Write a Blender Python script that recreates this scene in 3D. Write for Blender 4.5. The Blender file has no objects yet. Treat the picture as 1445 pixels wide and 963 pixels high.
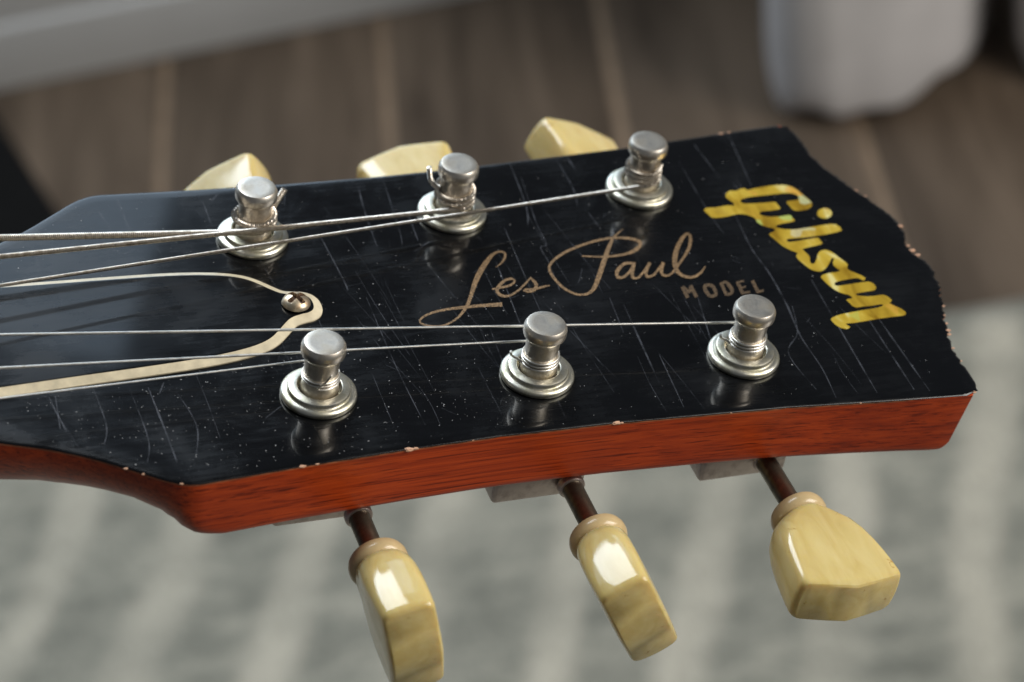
import bpy, bmesh, math, random
from mathutils import Vector, Matrix

# ------------------------------------------------------------------ camera
sc = bpy.context.scene
cam_d = bpy.data.cameras.new('camera')
cam = bpy.data.objects.new('camera', cam_d)
sc.collection.objects.link(cam)
sc.camera = cam
cam.matrix_world = Matrix(((0.992546, 0.121869, 0.0, 0.0),
                           (-0.081546, 0.664137, -0.743145, 0.0),
                           (-0.090566, 0.737606, 0.669131, 1.05),
                           (0, 0, 0, 1)))
cam_d.sensor_width = 36
cam_d.lens = 85.18
cam_d.clip_start = 0.02
cam_d.clip_end = 50
cam_d.dof.use_dof = True
cam_d.dof.focus_distance = 0.425
cam_d.dof.aperture_fstop = 15.5
cam_d.dof.aperture_blades = 7

# ------------------------------------------------------------------ light
w = bpy.data.worlds.new('World'); sc.world = w; w.use_nodes = True
w.node_tree.nodes['Background'].inputs[0].default_value = (0.82, 0.9, 1.0, 1)
w.node_tree.nodes['Background'].inputs[1].default_value = 0.075

def area(name, loc, target, sx, sy, power, col):
    l = bpy.data.lights.new(name, 'AREA'); l.shape = 'RECTANGLE'
    l.size = sx; l.size_y = sy; l.energy = power; l.color = col
    o = bpy.data.objects.new(name, l); sc.collection.objects.link(o)
    o.location = loc
    o.rotation_euler = (Vector(target) - Vector(loc)).to_track_quat('-Z', 'Y').to_euler()
    return o
area('window_light', (-0.48, 1.45, 1.95), (-0.05, 0.4, 0.75), 0.85, 0.95, 25, (0.84, 0.92, 1.0))
area('window_lower_light', (-0.58, 1.47, 1.16), (-0.50, 0.4, 0.95), 1.40, 0.95, 8.5, (0.62, 0.80, 1.0))
area('room_window_light', (1.7, 0.05, 1.75), (0.0, 0.5, 0.5), 1.1, 1.3, 46, (1.0, 0.96, 0.9))

sc.view_settings.view_transform = 'Standard'
sc.view_settings.look = 'None'
sc.view_settings.exposure = 0
sc.view_settings.gamma = 1
sc.cycles.max_bounces = 8

# ------------------------------------------------------------------ helpers
MM = 0.001
R = math.radians
random.seed(7)

def link(name, me, parent=None, mat=None):
    o = bpy.data.objects.new(name, me); sc.collection.objects.link(o)
    if parent: o.parent = parent
    if mat and me: me.materials.append(mat)
    return o

def mesh(name, V, F, mat, parent=None, smooth=40, mm=True, mats=None, fmat=None):
    k = MM if mm else 1
    me = bpy.data.meshes.new(name)
    me.from_pydata([(v[0]*k, v[1]*k, v[2]*k) for v in V], [], F)
    me.validate()
    o = link(name, me, parent, mat)
    if mats:
        for m_ in mats: me.materials.append(m_)
        for i, p in enumerate(me.polygons): p.material_index = fmat[i]
    bm = bmesh.new(); bm.from_mesh(me); bmesh.ops.recalc_face_normals(bm, faces=bm.faces); bm.to_mesh(me); bm.free()
    if smooth:
        for p in me.polygons: p.use_smooth = True
        me.set_sharp_from_angle(angle=R(smooth))
    return o

def catmull(P, n):
    P = [tuple(p) for p in P]; out = []
    for i in range(len(P)-1):
        p0 = P[max(i-1, 0)]; p1 = P[i]; p2 = P[i+1]; p3 = P[min(i+2, len(P)-1)]
        for k in range(n):
            t = k/n
            out.append(tuple(0.5*((2*b)+(-a+c)*t+(2*a-5*b+4*c-d)*t*t+(-a+3*b-3*c+d)*t**3) for a, b, c, d in zip(p0, p1, p2, p3)))
    out.append(P[-1]); return out

def interp(T, x):
    if x <= T[0][0]: return T[0][1]
    for (a, b), (c, d) in zip(T, T[1:]):
        if x <= c: return b+(d-b)*(x-a)/(c-a)
    return T[-1][1]

def lathe_data(prof, seg, axis='Z'):
    V = []; F = []
    for r, z in prof:
        for i in range(seg):
            a = 2*math.pi*i/seg
            V.append((r*math.cos(a), r*math.sin(a), z))
    n = len(prof)
    for j in range(n-1):
        for i in range(seg):
            F.append((j*seg+i, j*seg+(i+1) % seg, (j+1)*seg+(i+1) % seg, (j+1)*seg+i))
    F.append(tuple(range((n-1)*seg, n*seg)))
    F.append(tuple(reversed(range(seg))))
    return V, F

def resample(P, step):
    out = [Vector(P[0])]; acc = 0.0
    for a, b in zip(P, P[1:]):
        a = Vector(a); b = Vector(b); L = (b-a).length
        if L < 1e-9: continue
        d = step-acc
        while d <= L:
            out.append(a+(b-a)*(d/L)); d += step
        acc = L-(d-step)
    out.append(Vector(P[-1])); return out

def tube_data(P, rad, seg=8):
    P = [Vector(p) for p in P]; V = []; F = []
    n = len(P); up = Vector((0, 0, 1))
    T0 = (P[1]-P[0]).normalized()
    N = (up-T0*up.dot(T0)); N = N.normalized() if N.length > 1e-3 else Vector((1, 0, 0))
    for i in range(n):
        T = (P[min(i+1, n-1)]-P[max(i-1, 0)]).normalized()
        N = (N-T*N.dot(T)).normalized(); B = T.cross(N)
        r = rad(i) if callable(rad) else rad
        for k in range(seg):
            a = 2*math.pi*k/seg
            V.append(tuple(P[i]+N*(r*math.cos(a))+B*(r*math.sin(a))))
    for i in range(n-1):
        for k in range(seg):
            F.append((i*seg+k, i*seg+(k+1) % seg, (i+1)*seg+(k+1) % seg, (i+1)*seg+k))
    F.append(tuple(range((n-1)*seg, n*seg))); F.append(tuple(reversed(range(seg))))
    return V, F

def box_data(x0, x1, y0, y1, z0, z1, b=0.0):
    bm = bmesh.new()
    bmesh.ops.create_cube(bm, size=1)
    for v in bm.verts:
        v.co = Vector(((x0+x1)/2+v.co.x*(x1-x0), (y0+y1)/2+v.co.y*(y1-y0), (z0+z1)/2+v.co.z*(z1-z0)))
    if b: bmesh.ops.bevel(bm, geom=list(bm.edges), offset=b, segments=3, affect='EDGES', profile=0.5)
    bm.verts.index_update()
    V = [tuple(v.co) for v in bm.verts]; F = [tuple(v.index for v in f.verts) for f in bm.faces]
    bm.free(); return V, F

# ------------------------------------------------------------------ materials
def newmat(name):
    m = bpy.data.materials.new(name); m.use_nodes = True
    return m, m.node_tree.nodes, m.node_tree.links, m.node_tree.nodes['Principled BSDF']

def tex_coord(N, L, scale=(1, 1, 1), rot=(0, 0, 0)):
    tc = N.new('ShaderNodeTexCoord'); mp = N.new('ShaderNodeMapping')
    mp.inputs['Scale'].default_value = scale; mp.inputs['Rotation'].default_value = rot
    L.new(tc.outputs['Object'], mp.inputs['Vector']); return mp.outputs['Vector']

def noise(N, L, vec, scale, detail=4, rough=0.55, dist=0.0):
    n = N.new('ShaderNodeTexNoise'); n.inputs['Scale'].default_value = scale
    n.inputs['Detail'].default_value = detail; n.inputs['Roughness'].default_value = rough
    n.inputs['Distortion'].default_value = dist
    L.new(vec, n.inputs['Vector']); return n.outputs['Fac']

def ramp(N, L, fac, stops):
    r = N.new('ShaderNodeValToRGB'); e = r.color_ramp.elements
    while len(e) < len(stops): e.new(0.5)
    for el, (p, c) in zip(e, stops):
        el.position = p; el.color = (*c, 1) if len(c) == 3 else c
    L.new(fac, r.inputs['Fac']); return r.outputs['Color']

def g(v): return (v, v, v)

def bump(N, L, h, p, strength, dist):
    b = N.new('ShaderNodeBump'); b.inputs['Strength'].default_value = strength
    b.inputs['Distance'].default_value = dist
    L.new(h, b.inputs['Height']); L.new(b.outputs['Normal'], p.inputs['Normal'])

def mixc(N, L, fac, a, b):
    m = N.new('ShaderNodeMix'); m.data_type = 'RGBA'
    if hasattr(fac, 'links'): L.new(fac, m.inputs['Factor'])
    else: m.inputs['Factor'].default_value = fac
    for s, c in (('A', a), ('B', b)):
        i = [x for x in m.inputs if x.name == s and x.type == 'RGBA'][0]
        if hasattr(c, 'links'): L.new(c, i)
        else: i.default_value = (*c, 1)
    return [x for x in m.outputs if x.type == 'RGBA'][0]

def mat_lacquer():
    m, N, L, p = newmat('black_lacquer')
    p.inputs['Base Color'].default_value = (0.0022, 0.0024, 0.003, 1)
    v = tex_coord(N, L); vs = tex_coord(N, L, (0.12, 1, 1))
    haze = noise(N, L, v, 55, 5, 0.6, 0.6)
    streak = noise(N, L, vs, 900, 4, 0.7)
    mm_ = N.new('ShaderNodeMath'); mm_.operation = 'MULTIPLY_ADD'; mm_.inputs[1].default_value = 0.45
    L.new(streak, mm_.inputs[0]); L.new(haze, mm_.inputs[2])
    L.new(ramp(N, L, mm_.outputs[0], [(0.45, g(0.10)), (0.68, g(0.20)), (0.92, g(0.42))]), p.inputs['Roughness'])
    p.inputs['Specular IOR Level'].default_value = 0.22
    p.inputs['Coat Weight'].default_value = 0.45; p.inputs['Coat Roughness'].default_value = 0.05
    wob = noise(N, L, tex_coord(N, L, (0.5, 1, 1)), 45, 3, 0.5)
    hs = N.new('ShaderNodeMath'); hs.operation = 'MULTIPLY_ADD'; hs.inputs[1].default_value = 9.0
    L.new(wob, hs.inputs[0]); L.new(streak, hs.inputs[2])
    bump(N, L, hs.outputs[0], p, 0.22, 0.00004)
    return m

def mat_wood():
    m, N, L, p = newmat('red_mahogany')
    v1 = tex_coord(N, L, (0.016, 1, 1)); v2 = tex_coord(N, L, (0.009, 1, 1)); v3 = tex_coord(N, L)
    a = noise(N, L, v1, 1100, 6, 0.65, 0.4)
    b = noise(N, L, v2, 2600, 3, 0.6, 0.3)
    c = noise(N, L, v3, 38, 3, 0.5)
    base = ramp(N, L, a, [(0.28, (0.15, 0.014, 0.002)), (0.42, (0.36, 0.037, 0.005)), (0.60, (0.52, 0.064, 0.008)), (0.8, (0.58, 0.085, 0.012))])
    pore = ramp(N, L, b, [(0.36, (0.22, 0.08, 0.06)), (0.46, (1, 1, 1))])
    mul = N.new('ShaderNodeMix'); mul.data_type = 'RGBA'; mul.blend_type = 'MULTIPLY'; mul.inputs[0].default_value = 0.8
    ia = [x for x in mul.inputs if x.type == 'RGBA']
    L.new(base, ia[0]); L.new(pore, ia[1])
    out = [x for x in mul.outputs if x.type == 'RGBA'][0]
    dk = mixc(N, L, ramp(N, L, c, [(0.4, g(0)), (0.7, g(0.5))]), out, (0.20, 0.018, 0.004))
    L.new(dk, p.inputs['Base Color'])
    L.new(ramp(N, L, c, [(0.35, g(0.3)), (0.7, g(0.42))]), p.inputs['Roughness'])
    p.inputs['Specular IOR Level'].default_value = 0.4
    bump(N, L, b, p, 0.12, 0.00006)
    return m

def mat_metal(name, col, dark, rough, scale=260, amount=0.5):
    m, N, L, p = newmat(name)
    v = tex_coord(N, L)
    a = noise(N, L, v, scale, 6, 0.65, 0.3)
    f = noise(N, L, v, scale*5, 4, 0.6)
    L.new(ramp(N, L, a, [(0.32, dark), (0.32+0.35*amount, col), (0.9, tuple(min(1, c*1.1) for c in col))]), p.inputs['Base Color'])
    p.inputs['Metallic'].default_value = 1
    L.new(ramp(N, L, a, [(0.3, g(min(1, rough+0.18))), (0.65, g(rough))]), p.inputs['Roughness'])
    bump(N, L, f, p, 0.12, 0.00005)
    return m

def mat_plain(name, col, rough, metallic=0.0, scale=300, var=0.25):
    m, N, L, p = newmat(name)
    v = tex_coord(N, L); a = noise(N, L, v, scale, 5, 0.6)
    L.new(ramp(N, L, a, [(0.3, tuple(c*(1-var) for c in col)), (0.7, tuple(c*(1+var) for c in col))]), p.inputs['Base Color'])
    p.inputs['Roughness'].default_value = rough; p.inputs['Metallic'].default_value = metallic
    return m

def mat_button():
    m, N, L, p = newmat('aged_cream_plastic')
    v = tex_coord(N, L); vs = tex_coord(N, L, (1, 0.25, 1), (0.3, 0.2, 0.5))
    a = noise(N, L, vs, 260, 4, 0.55, 1.0); c = noise(N, L, v, 190, 5, 0.7, 2.0)
    base = ramp(N, L, a, [(0.22, (0.54, 0.395, 0.14)), (0.5, (0.605, 0.475, 0.195)), (0.78, (0.66, 0.545, 0.26))])
    crack = ramp(N, L, c, [(0.31, g(0.75)), (0.37, g(0))])
    L.new(mixc(N, L, crack, base, (0.36, 0.20, 0.04)), p.inputs['Base Color'])
    p.inputs['Roughness'].default_value = 0.11
    p.inputs['Subsurface Weight'].default_value = 0.6
    p.inputs['Subsurface Radius'].default_value = (1.0, 0.7, 0.25)
    p.inputs['Subsurface Scale'].default_value = 0.003
    bump(N, L, noise(N, L, v, 90, 2, 0.4), p, 0.12, 0.0005)
    return m

def mat_inlay():
    m, N, L, p = newmat('gold_pearl_inlay')
    v = tex_coord(N, L); vs = tex_coord(N, L, (1, 0.35, 1), (0, 0, 0.9))
    a = noise(N, L, vs, 210, 3, 0.5, 0.8)
    vo = N.new('ShaderNodeTexVoronoi'); vo.inputs['Scale'].default_value = 330
    L.new(v, vo.inputs['Vector'])
    base = ramp(N, L, a, [(0.30, (0.34, 0.19, 0.010)), (0.46, (0.62, 0.40, 0.035)), (0.60, (0.78, 0.55, 0.07)), (0.70, (1.0, 0.86, 0.34))])
    sep = N.new('ShaderNodeSeparateColor'); L.new(vo.outputs['Color'], sep.inputs[0])
    painted_glint = ramp(N, L, sep.outputs[0], [(0.84, g(0)), (0.95, g(0.55))])  # scattered pearl glints painted into the base colour
    hue = ramp(N, L, sep.outputs[1], [(0.0, (1.0, 0.45, 0.08)), (0.4, (1.0, 0.9, 0.35)), (0.7, (0.45, 0.85, 0.2)), (1, (1, 0.97, 0.75))])
    L.new(mixc(N, L, painted_glint, base, hue), p.inputs['Base Color'])
    p.inputs['Metallic'].default_value = 0.5; p.inputs['Roughness'].default_value = 0.34
    return m

def mat_script(name='worn_gold_silkscreen', k=1.0):
    m, N, L, p = newmat(name)
    v = tex_coord(N, L); a = noise(N, L, v, 2600, 3, 0.7)
    L.new(ramp(N, L, a, [(0.36, (0.05*k, 0.03*k, 0.013*k)), (0.5, (0.19*k, 0.115*k, 0.052*k)), (0.68, (0.36*k, 0.225*k, 0.11*k))]), p.inputs['Base Color'])
    p.inputs['Metallic'].default_value = 0.2; p.inputs['Roughness'].default_value = 0.55
    return m

def mat_scratch():
    m, N, L, p = newmat('lacquer_crack')
    p.inputs['Base Color'].default_value = (0.17, 0.18, 0.21, 1); p.inputs['Roughness'].default_value = 0.5
    v = tex_coord(N, L)
    L.new(ramp(N, L, noise(N, L, v, 300, 4, 0.6), [(0.36, g(0.02)), (0.72, g(0.40))]), p.inputs['Alpha'])
    return m

def mat_rug():
    m, N, L, p = newmat('woven_rug')
    vr = tex_coord(N, L, (1, 1, 1), (0, 0, R(16)))
    wv = N.new('ShaderNodeTexWave'); wv.wave_type = 'BANDS'; wv.bands_direction = 'X'
    wv.inputs['Scale'].default_value = 4.04; wv.inputs['Distortion'].default_value = 1.6
    wv.inputs['Detail'].default_value = 4; wv.inputs['Detail Scale'].default_value = 1.6; wv.inputs['Phase Offset'].default_value = 4.24
    L.new(vr, wv.inputs['Vector'])
    n1 = noise(N, L, tex_coord(N, L, (0.6, 1.6, 1)), 34, 6, 0.7, 0.6)
    n2 = noise(N, L, tex_coord(N, L, (1, 1, 1)), 9, 4, 0.6, 0.3)
    stripe = ramp(N, L, wv.outputs['Fac'], [(0.45, g(0)), (0.95, g(1))])
    brk = ramp(N, L, n2, [(0.3, g(0.15)), (0.6, g(1))])
    mm_ = N.new('ShaderNodeMath'); mm_.operation = 'MULTIPLY'; L.new(stripe, mm_.inputs[0]); L.new(brk, mm_.inputs[1])
    ground = ramp(N, L, n1, [(0.32, (0.15, 0.149, 0.124)), (0.5, (0.235, 0.228, 0.188)), (0.68, (0.34, 0.322, 0.262))])
    base = mixc(N, L, mm_.outputs[0], ground, (0.42, 0.388, 0.315))
    th = noise(N, L, tex_coord(N, L, (1, 0.3, 1)), 420, 3, 0.6)
    mul = N.new('ShaderNodeMix'); mul.data_type = 'RGBA'; mul.blend_type = 'MULTIPLY'; mul.inputs[0].default_value = 0.6
    ia = [x for x in mul.inputs if x.type == 'RGBA']
    L.new(base, ia[0]); L.new(ramp(N, L, th, [(0.3, g(0.6)), (0.7, g(1.2))]), ia[1])
    L.new([x for x in mul.outputs if x.type == 'RGBA'][0], p.inputs['Base Color'])
    p.inputs['Roughness'].default_value = 0.95; p.inputs['Specular IOR Level'].default_value = 0.1
    bump(N, L, th, p, 0.5, 0.002)
    return m

def mat_plank():
    m, N, L, p = newmat('brown_floor_board')
    oi = N.new('ShaderNodeObjectInfo')
    tc = N.new('ShaderNodeTexCoord'); mp = N.new('ShaderNodeMapping'); mp.inputs['Scale'].default_value = (1, 0.12, 1)
    ad = N.new('ShaderNodeVectorMath'); ad.operation = 'ADD'
    cmb = N.new('ShaderNodeCombineXYZ'); sc_ = N.new('ShaderNodeMath'); sc_.operation = 'MULTIPLY'; sc_.inputs[1].default_value = 7.3
    L.new(oi.outputs['Random'], sc_.inputs[0]); L.new(sc_.outputs[0], cmb.inputs['Y']); L.new(sc_.outputs[0], cmb.inputs['Z'])
    L.new(tc.outputs['Object'], ad.inputs[0]); L.new(cmb.outputs[0], ad.inputs[1]); L.new(ad.outputs[0], mp.inputs['Vector'])
    a = noise(N, L, mp.outputs['Vector'], 28, 6, 0.6, 0.8)
    b = noise(N, L, mp.outputs['Vector'], 8, 3, 0.5)
    base = ramp(N, L, a, [(0.3, (0.052, 0.036, 0.024)), (0.5, (0.090, 0.065, 0.045)), (0.72, (0.135, 0.099, 0.070))])
    tone = ramp(N, L, b, [(0.35, g(0.75)), (0.65, g(1.1))])
    mul = N.new('ShaderNodeMix'); mul.data_type = 'RGBA'; mul.blend_type = 'MULTIPLY'; mul.inputs[0].default_value = 1
    ia = [x for x in mul.inputs if x.type == 'RGBA']; L.new(base, ia[0]); L.new(tone, ia[1])
    L.new([x for x in mul.outputs if x.type == 'RGBA'][0], p.inputs['Base Color'])
    p.inputs['Roughness'].default_value = 0.6; p.inputs['Specular IOR Level'].default_value = 0.25
    return m

M_lac = mat_lacquer(); M_wood = mat_wood()
M_nickel = mat_metal('aged_nickel', (0.82, 0.76, 0.67), (0.48, 0.42, 0.33), 0.32, 330, 0.7)
M_bush = mat_metal('tarnished_nickel_bushing', (0.76, 0.73, 0.63), (0.38, 0.36, 0.24), 0.30, 420, 0.75)
M_house = mat_metal('dull_nickel_housing', (0.64, 0.56, 0.52), (0.40, 0.33, 0.30), 0.34, 220, 0.6)
M_shaft = mat_metal('dark_tarnished_shaft', (0.27, 0.245, 0.185), (0.13, 0.115, 0.085), 0.32, 300, 0.8)
M_steel = mat_metal('string_steel', (0.80, 0.77, 0.71), (0.6, 0.55, 0.48), 0.30, 500, 0.3)
M_wound = mat_metal('string_winding', (0.74, 0.68, 0.60), (0.42, 0.36, 0.29), 0.26, 700, 0.6)
M_screw = mat_metal('brassy_screw', (0.76, 0.65, 0.48), (0.40, 0.27, 0.16), 0.34, 600, 0.7)
M_button = mat_button(); M_slot_dark = mat_plain('screw_slot_dark', (0.10, 0.055, 0.035), 0.6, 0.3, 900, 0.4)
M_collar = mat_plain('button_collar_plastic', (0.56, 0.42, 0.22), 0.22, 0, 200, 0.15)
M_inlay = mat_inlay(); M_script = mat_script(); M_faint = mat_script('faded_gold_silkscreen', 0.42); M_scr = mat_scratch()
M_cream = mat_plain('cream_plastic_edge', (0.64, 0.55, 0.38), 0.35, 0, 500, 0.16)
M_edge = mat_plain('worn_edge_wood', (0.26, 0.085, 0.035), 0.5, 0, 420, 0.7)
M_chip = mat_plain('bare_chipped_wood', (0.52, 0.30, 0.19), 0.7, 0, 900, 0.25)
M_dust = mat_plain('dust', (0.42, 0.42, 0.42), 0.8, 0, 900, 0.2)
M_bone = mat_plain('bone_nut', (0.70, 0.64, 0.50), 0.4, 0, 200, 0.08)
M_rose = mat_plain('rosewood', (0.045, 0.024, 0.016), 0.5, 0, 300, 0.4)
M_paint = mat_plain('grey_white_paint', (0.42, 0.42, 0.412), 0.5, 0, 12, 0.03)
M_cloth = mat_plain('grey_white_cloth', (0.55, 0.53, 0.525), 0.9, 0, 25, 0.06)
M_black = mat_plain('black_vinyl', (0.005, 0.005, 0.005), 0.9, 0, 300, 0.3); M_black.node_tree.nodes['Principled BSDF'].inputs['Specular IOR Level'].default_value = 0.08
M_gap = mat_plain('tan_seam_filler', (0.19, 0.132, 0.085), 0.8, 0, 60, 0.2)
M_rug = mat_rug(); M_plank = mat_plank()
M_wall = mat_plain('wall_plaster', (0.45, 0.45, 0.44), 0.9, 0, 20, 0.03)

# ------------------------------------------------------------------ setting
def wall_y(x): return 1.5640+0.1356*x

floor = mesh('floor', *box_data(-1.3, 1.3, -0.6, 1.75, -0.03, -0.0015), M_gap, None, 0, False)
floor['kind'] = 'structure'
PW = 0.1655; x0 = -0.2345
bv, bf = box_data(-PW/2+0.004, PW/2-0.004, -0.6, 1.75, -0.012, 0.0, 0.002)
pl_me = None
for k in range(-6, 10):
    cx = x0+PW*(k+0.5)
    if not -1.25 < cx < 1.25: continue
    if pl_me is None:
        o = mesh('plank', bv, bf, M_plank, floor, 30, False); pl_me = o.data
    else:
        o = link('plank', pl_me, floor)
    o.location = (cx, 0, 0.0005)

def wall_strip(name, x_a, x_b, prof, mat):
    # prof: (offset toward the room, z); strip follows the wall line
    V = []; F = []
    d = Vector((1, 0.1356, 0)).normalized(); nrm = Vector((d.y, -d.x, 0))
    for x in (x_a, x_b):
        base = Vector((x, wall_y(x), 0))
        for off, z in prof: V.append(tuple(base+nrm*off+Vector((0, 0, z))))
    n = len(prof)
    for i in range(n): F.append((i, (i+1) % n, n+(i+1) % n, n+i))
    F.append(tuple(range(n))); F.append(tuple(reversed(range(n, 2*n))))
    return mesh(name, V, F, mat, None, 30, False)

wl = wall_strip('wall', -1.2, 1.2, [(-0.12, 0.0), (-0.021, 0.0), (-0.021, 0.62), (-0.12, 0.62)], M_wall)
wl['kind'] = 'structure'
sk = wall_strip('skirting_board', -1.15, 1.15, [(-0.019, 0.0015), (0.0, 0.0015), (0.0, 0.050), (-0.001, 0.053), (-0.006, 0.055), (-0.006, 0.092), (-0.008, 0.100), (-0.014, 0.108), (-0.019, 0.110)], M_paint)
sk['label'] = 'grey-white painted skirting board with stepped moulding along the wood floor'; sk['category'] = 'skirting board'

# rug
def make_rug():
    nx, ny = 60, 50
    V = []; F = []
    for j in range(ny+1):
        for i in range(nx+1):
            x = -0.95+1.9*i/nx; y = -0.35+(1.141+0.35)*j/ny
            e = min(i, nx-i, j, ny-j)
            z = 0.0095+0.0006*math.sin(x*31+y*17)+0.0005*math.sin(x*53-y*41)
            if e == 0: z = 0.004
            V.append((x, y+(0.002*math.sin(x*40) if j == ny else 0), z))
    for j in range(ny):
        for i in range(nx):
            a = j*(nx+1)+i; F.append((a, a+1, a+nx+2, a+nx+1))
    o = mesh('rug', V, F, M_rug, None, 60, False)
    s = o.modifiers.new('thick', 'SOLIDIFY'); s.thickness = 0.003; s.offset = -1
    return o
rug = make_rug(); rug['label'] = 'grey-green woven rug with pale cream stripes on the wood floor'; rug['category'] = 'rug'

def drape(name, pts, height, label):
    P = catmull(pts, 6); V = []; F = []; nz = 14
    for k in range(nz+1):
        t = k/nz; z = 0.007+height*t
        for i, (x, y) in enumerate(P):
            s = i/(len(P)-1)
            hem = 0.004*math.sin(s*19+1)*(1-t)+0.003*math.sin(s*41)*(1-t)
            V.append((x+0.004*t*math.sin(s*14)+0.0015*math.sin(t*9+s*7), y-0.014+0.012*t*math.cos(s*9), z+(hem if k == 0 else 0)))
    n = len(P)
    for k in range(nz):
        for i in range(n-1):
            a = k*n+i; F.append((a, a+1, a+n+1, a+n))
    o = mesh(name, V, F, M_cloth, None, 60, False)
    s = o.modifiers.new('thick', 'SOLIDIFY'); s.thickness = 0.005; s.offset = 0
    s2 = o.modifiers.new('sub', 'SUBSURF'); s2.levels = 1; s2.render_levels = 1
    o['label'] = label; o['category'] = 'drape'
    return o
drape('fabric_drape', [(.238, 1.53), (.214, 1.47), (.207, 1.42), (.207, 1.389), (.216, 1.371), (.237, 1.362), (.257, 1.363), (.283, 1.367), (.311, 1.379), (.331, 1.392), (.353, 1.417), (.367, 1.446), (.375, 1.478), (.378, 1.53)], 0.55,
      'wide pale grey fabric drape with rounded hem hanging over the wood floor')
drape('fabric_drape', [(.412, 1.54), (.400, 1.49), (.390, 1.44), (.386, 1.406), (.392, 1.384), (.420, 1.362), (.47, 1.352), (.53, 1.372), (.56, 1.44), (.57, 1.53)], 0.55,
      'pale grey fabric drape on the far side of the narrow dark gap')

# black case at the left: rounded box standing on the floor
def black_case():
    root = bpy.data.objects.new('black_case', None); sc.collection.objects.link(root)
    root.location = (-0.4045, 1.5522, 0.0007); root.rotation_euler = (0, 0, 0.4067)
    mesh('shell', *box_data(-0.30, 0.0, -0.30, 0.0, 0.006, 0.036, 0.004), M_black, root, 40, False)
    mesh('lid', *box_data(-0.301, 0.001, -0.301, 0.001, 0.037, 0.052, 0.004), M_black, root, 40, False)
    for fx in (-0.28, -0.02):
        for fy in (-0.28, -0.02):
            V, F = lathe_data([(0.010, 0), (0.011, 0.002), (0.010, 0.008)], 12)
            mesh('foot', [(a+fx, b+fy, c) for a, b, c in V], F, M_black, root, 40, False)
    root['label'] = 'flat plain black case lying on the wood floor near the skirting board'; root['category'] = 'case'
black_case()

# ------------------------------------------------------------------ guitar
guitar = bpy.data.objects.new('electric_guitar', None); sc.collection.objects.link(guitar)
guitar.matrix_world = Matrix(((0.940779, -0.249611, 0.229411, -0.039774), (0.247639, 0.968114, 0.037827, 0.327868), (-0.231538, 0.021224, 0.972594, 0.767893), (0.0, 0.0, 0.0, 1.0)))
guitar['label'] = 'electric guitar headstock with glossy black face, red mahogany sides and six cream tuning buttons'
guitar['category'] = 'guitar'

# outline of the headstock in millimetres: x runs from the nut to the tip, y across, z out of the face
WID = [(-260, 25.5), (-75, 21.6), (-66, 21.9), (-60, 22.9), (-54.7, 24.6), (-48, 27.2), (-44, 29.2), (-41, 30.9), (-38, 32.9), (-34, 35.8), (-31, 38.0), (-29, 39.2), (-27, 40.0), (-25, 40.3), (-22, 40.1), (-7, 39.2), (11, 38.5), (28, 38.2), (48, 38.6), (82, 40.4), (104, 42.4), (114, 43.2), (118, 43.5), (130, 43.5)]
TIP = [(0, 127.0), (2, 127.3), (5, 128.3), (8, 128.4), (11, 127.9), (14, 126.9), (17, 125.8), (21, 124.0), (24, 122.9), (28.8, 121.4), (32, 120.7), (37.5, 120.5), (40.5, 120.3), (41.6, 119.8), (42.4, 119.2), (43.0, 118.2), (44, 116.5)]
def half_w(x): return interp(WID, x)
def tip_x(y): return interp(TIP, abs(y))
DEP = [(-260, 22), (-75, 20.5), (-55, 19.2), (-45, 17.4), (-38, 15.6), (-32, 14.6), (-27, 14.1), (-22, 13.9), (30, 13.3), (70, 13.3), (105, 13.9), (120, 14.3)]
EXP = [(-260, 2.2), (-60, 2.2), (-48, 2.3), (-40, 2.5), (-34, 2.7), (-30, 3.3), (-28, 4.4), (-26, 7.5), (-23.5, 13), (-20, 22), (130, 22)]
NECK = math.tan(R(17))

def make_body():
    xs = [-260, -200, -150, -110, -90, -80, -75, -72, -70, -68]+[-66+1.0*i for i in range(48)]+[-17+6*i for i in range(22)]+[112, 115, 117, 118.5, 120]
    M = 26; K = 44; V = []; F = []
    for x in xs:
        w_ = half_w(x); D = interp(DEP, x); n = interp(EXP, x)
        zs = (x+68)*NECK if x < -68 else 0
        ring = []
        for i in range(M+1): ring.append((-w_+2*w_*i/M, -0.3))
        for k in range(1, K):
            a = math.pi*k/K; c = math.cos(a); s = math.sin(a)
            y = w_*math.copysign(abs(c)**(2/n), c); z = -0.3-(D-0.3)*abs(s)**(2/n)
            ring.append((y, z))
        for y, z in ring:
            X = x
            if x > 95:
                end = tip_x(min(abs(y), 42.9))-(0.75 if abs(y) < 37 else 0.1)-1.6*max(0, (-z-1)/12)-2.4*max(0, (-z-8.5)/5.5)**2.2
                X = 95+(x-95)/25*(end-95)
            V.append((X, y, z+zs))
    n = M+K; nr = len(xs)
    for j in range(nr-1):
        for i in range(n): F.append((j*n+i, j*n+(i+1) % n, (j+1)*n+(i+1) % n, (j+1)*n+i))
    # tip wall: stitch top row to the underside
    b = (nr-1)*n
    und = [b+M]+[b+M+k for k in range(1, K)]+[b]
    top = [b+M-i for i in range(M+1)]
    i = j = 0
    while i < len(top)-1 or j < len(und)-1:
        if j >= len(und)-1 or (i < len(top)-1 and (i+1)/(len(top)-1) <= (j+1)/(len(und)-1)):
            if len({top[i], top[i+1], und[j]}) == 3: F.append((top[i], top[i+1], und[j]))
            i += 1
        else:
            if len({top[i], und[j+1], und[j]}) == 3: F.append((top[i], und[j+1], und[j]))
            j += 1
    F.append(tuple(range(n)))
    return mesh('neck_and_headstock', V, F, M_wood, guitar, 50)
body = make_body()

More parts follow.
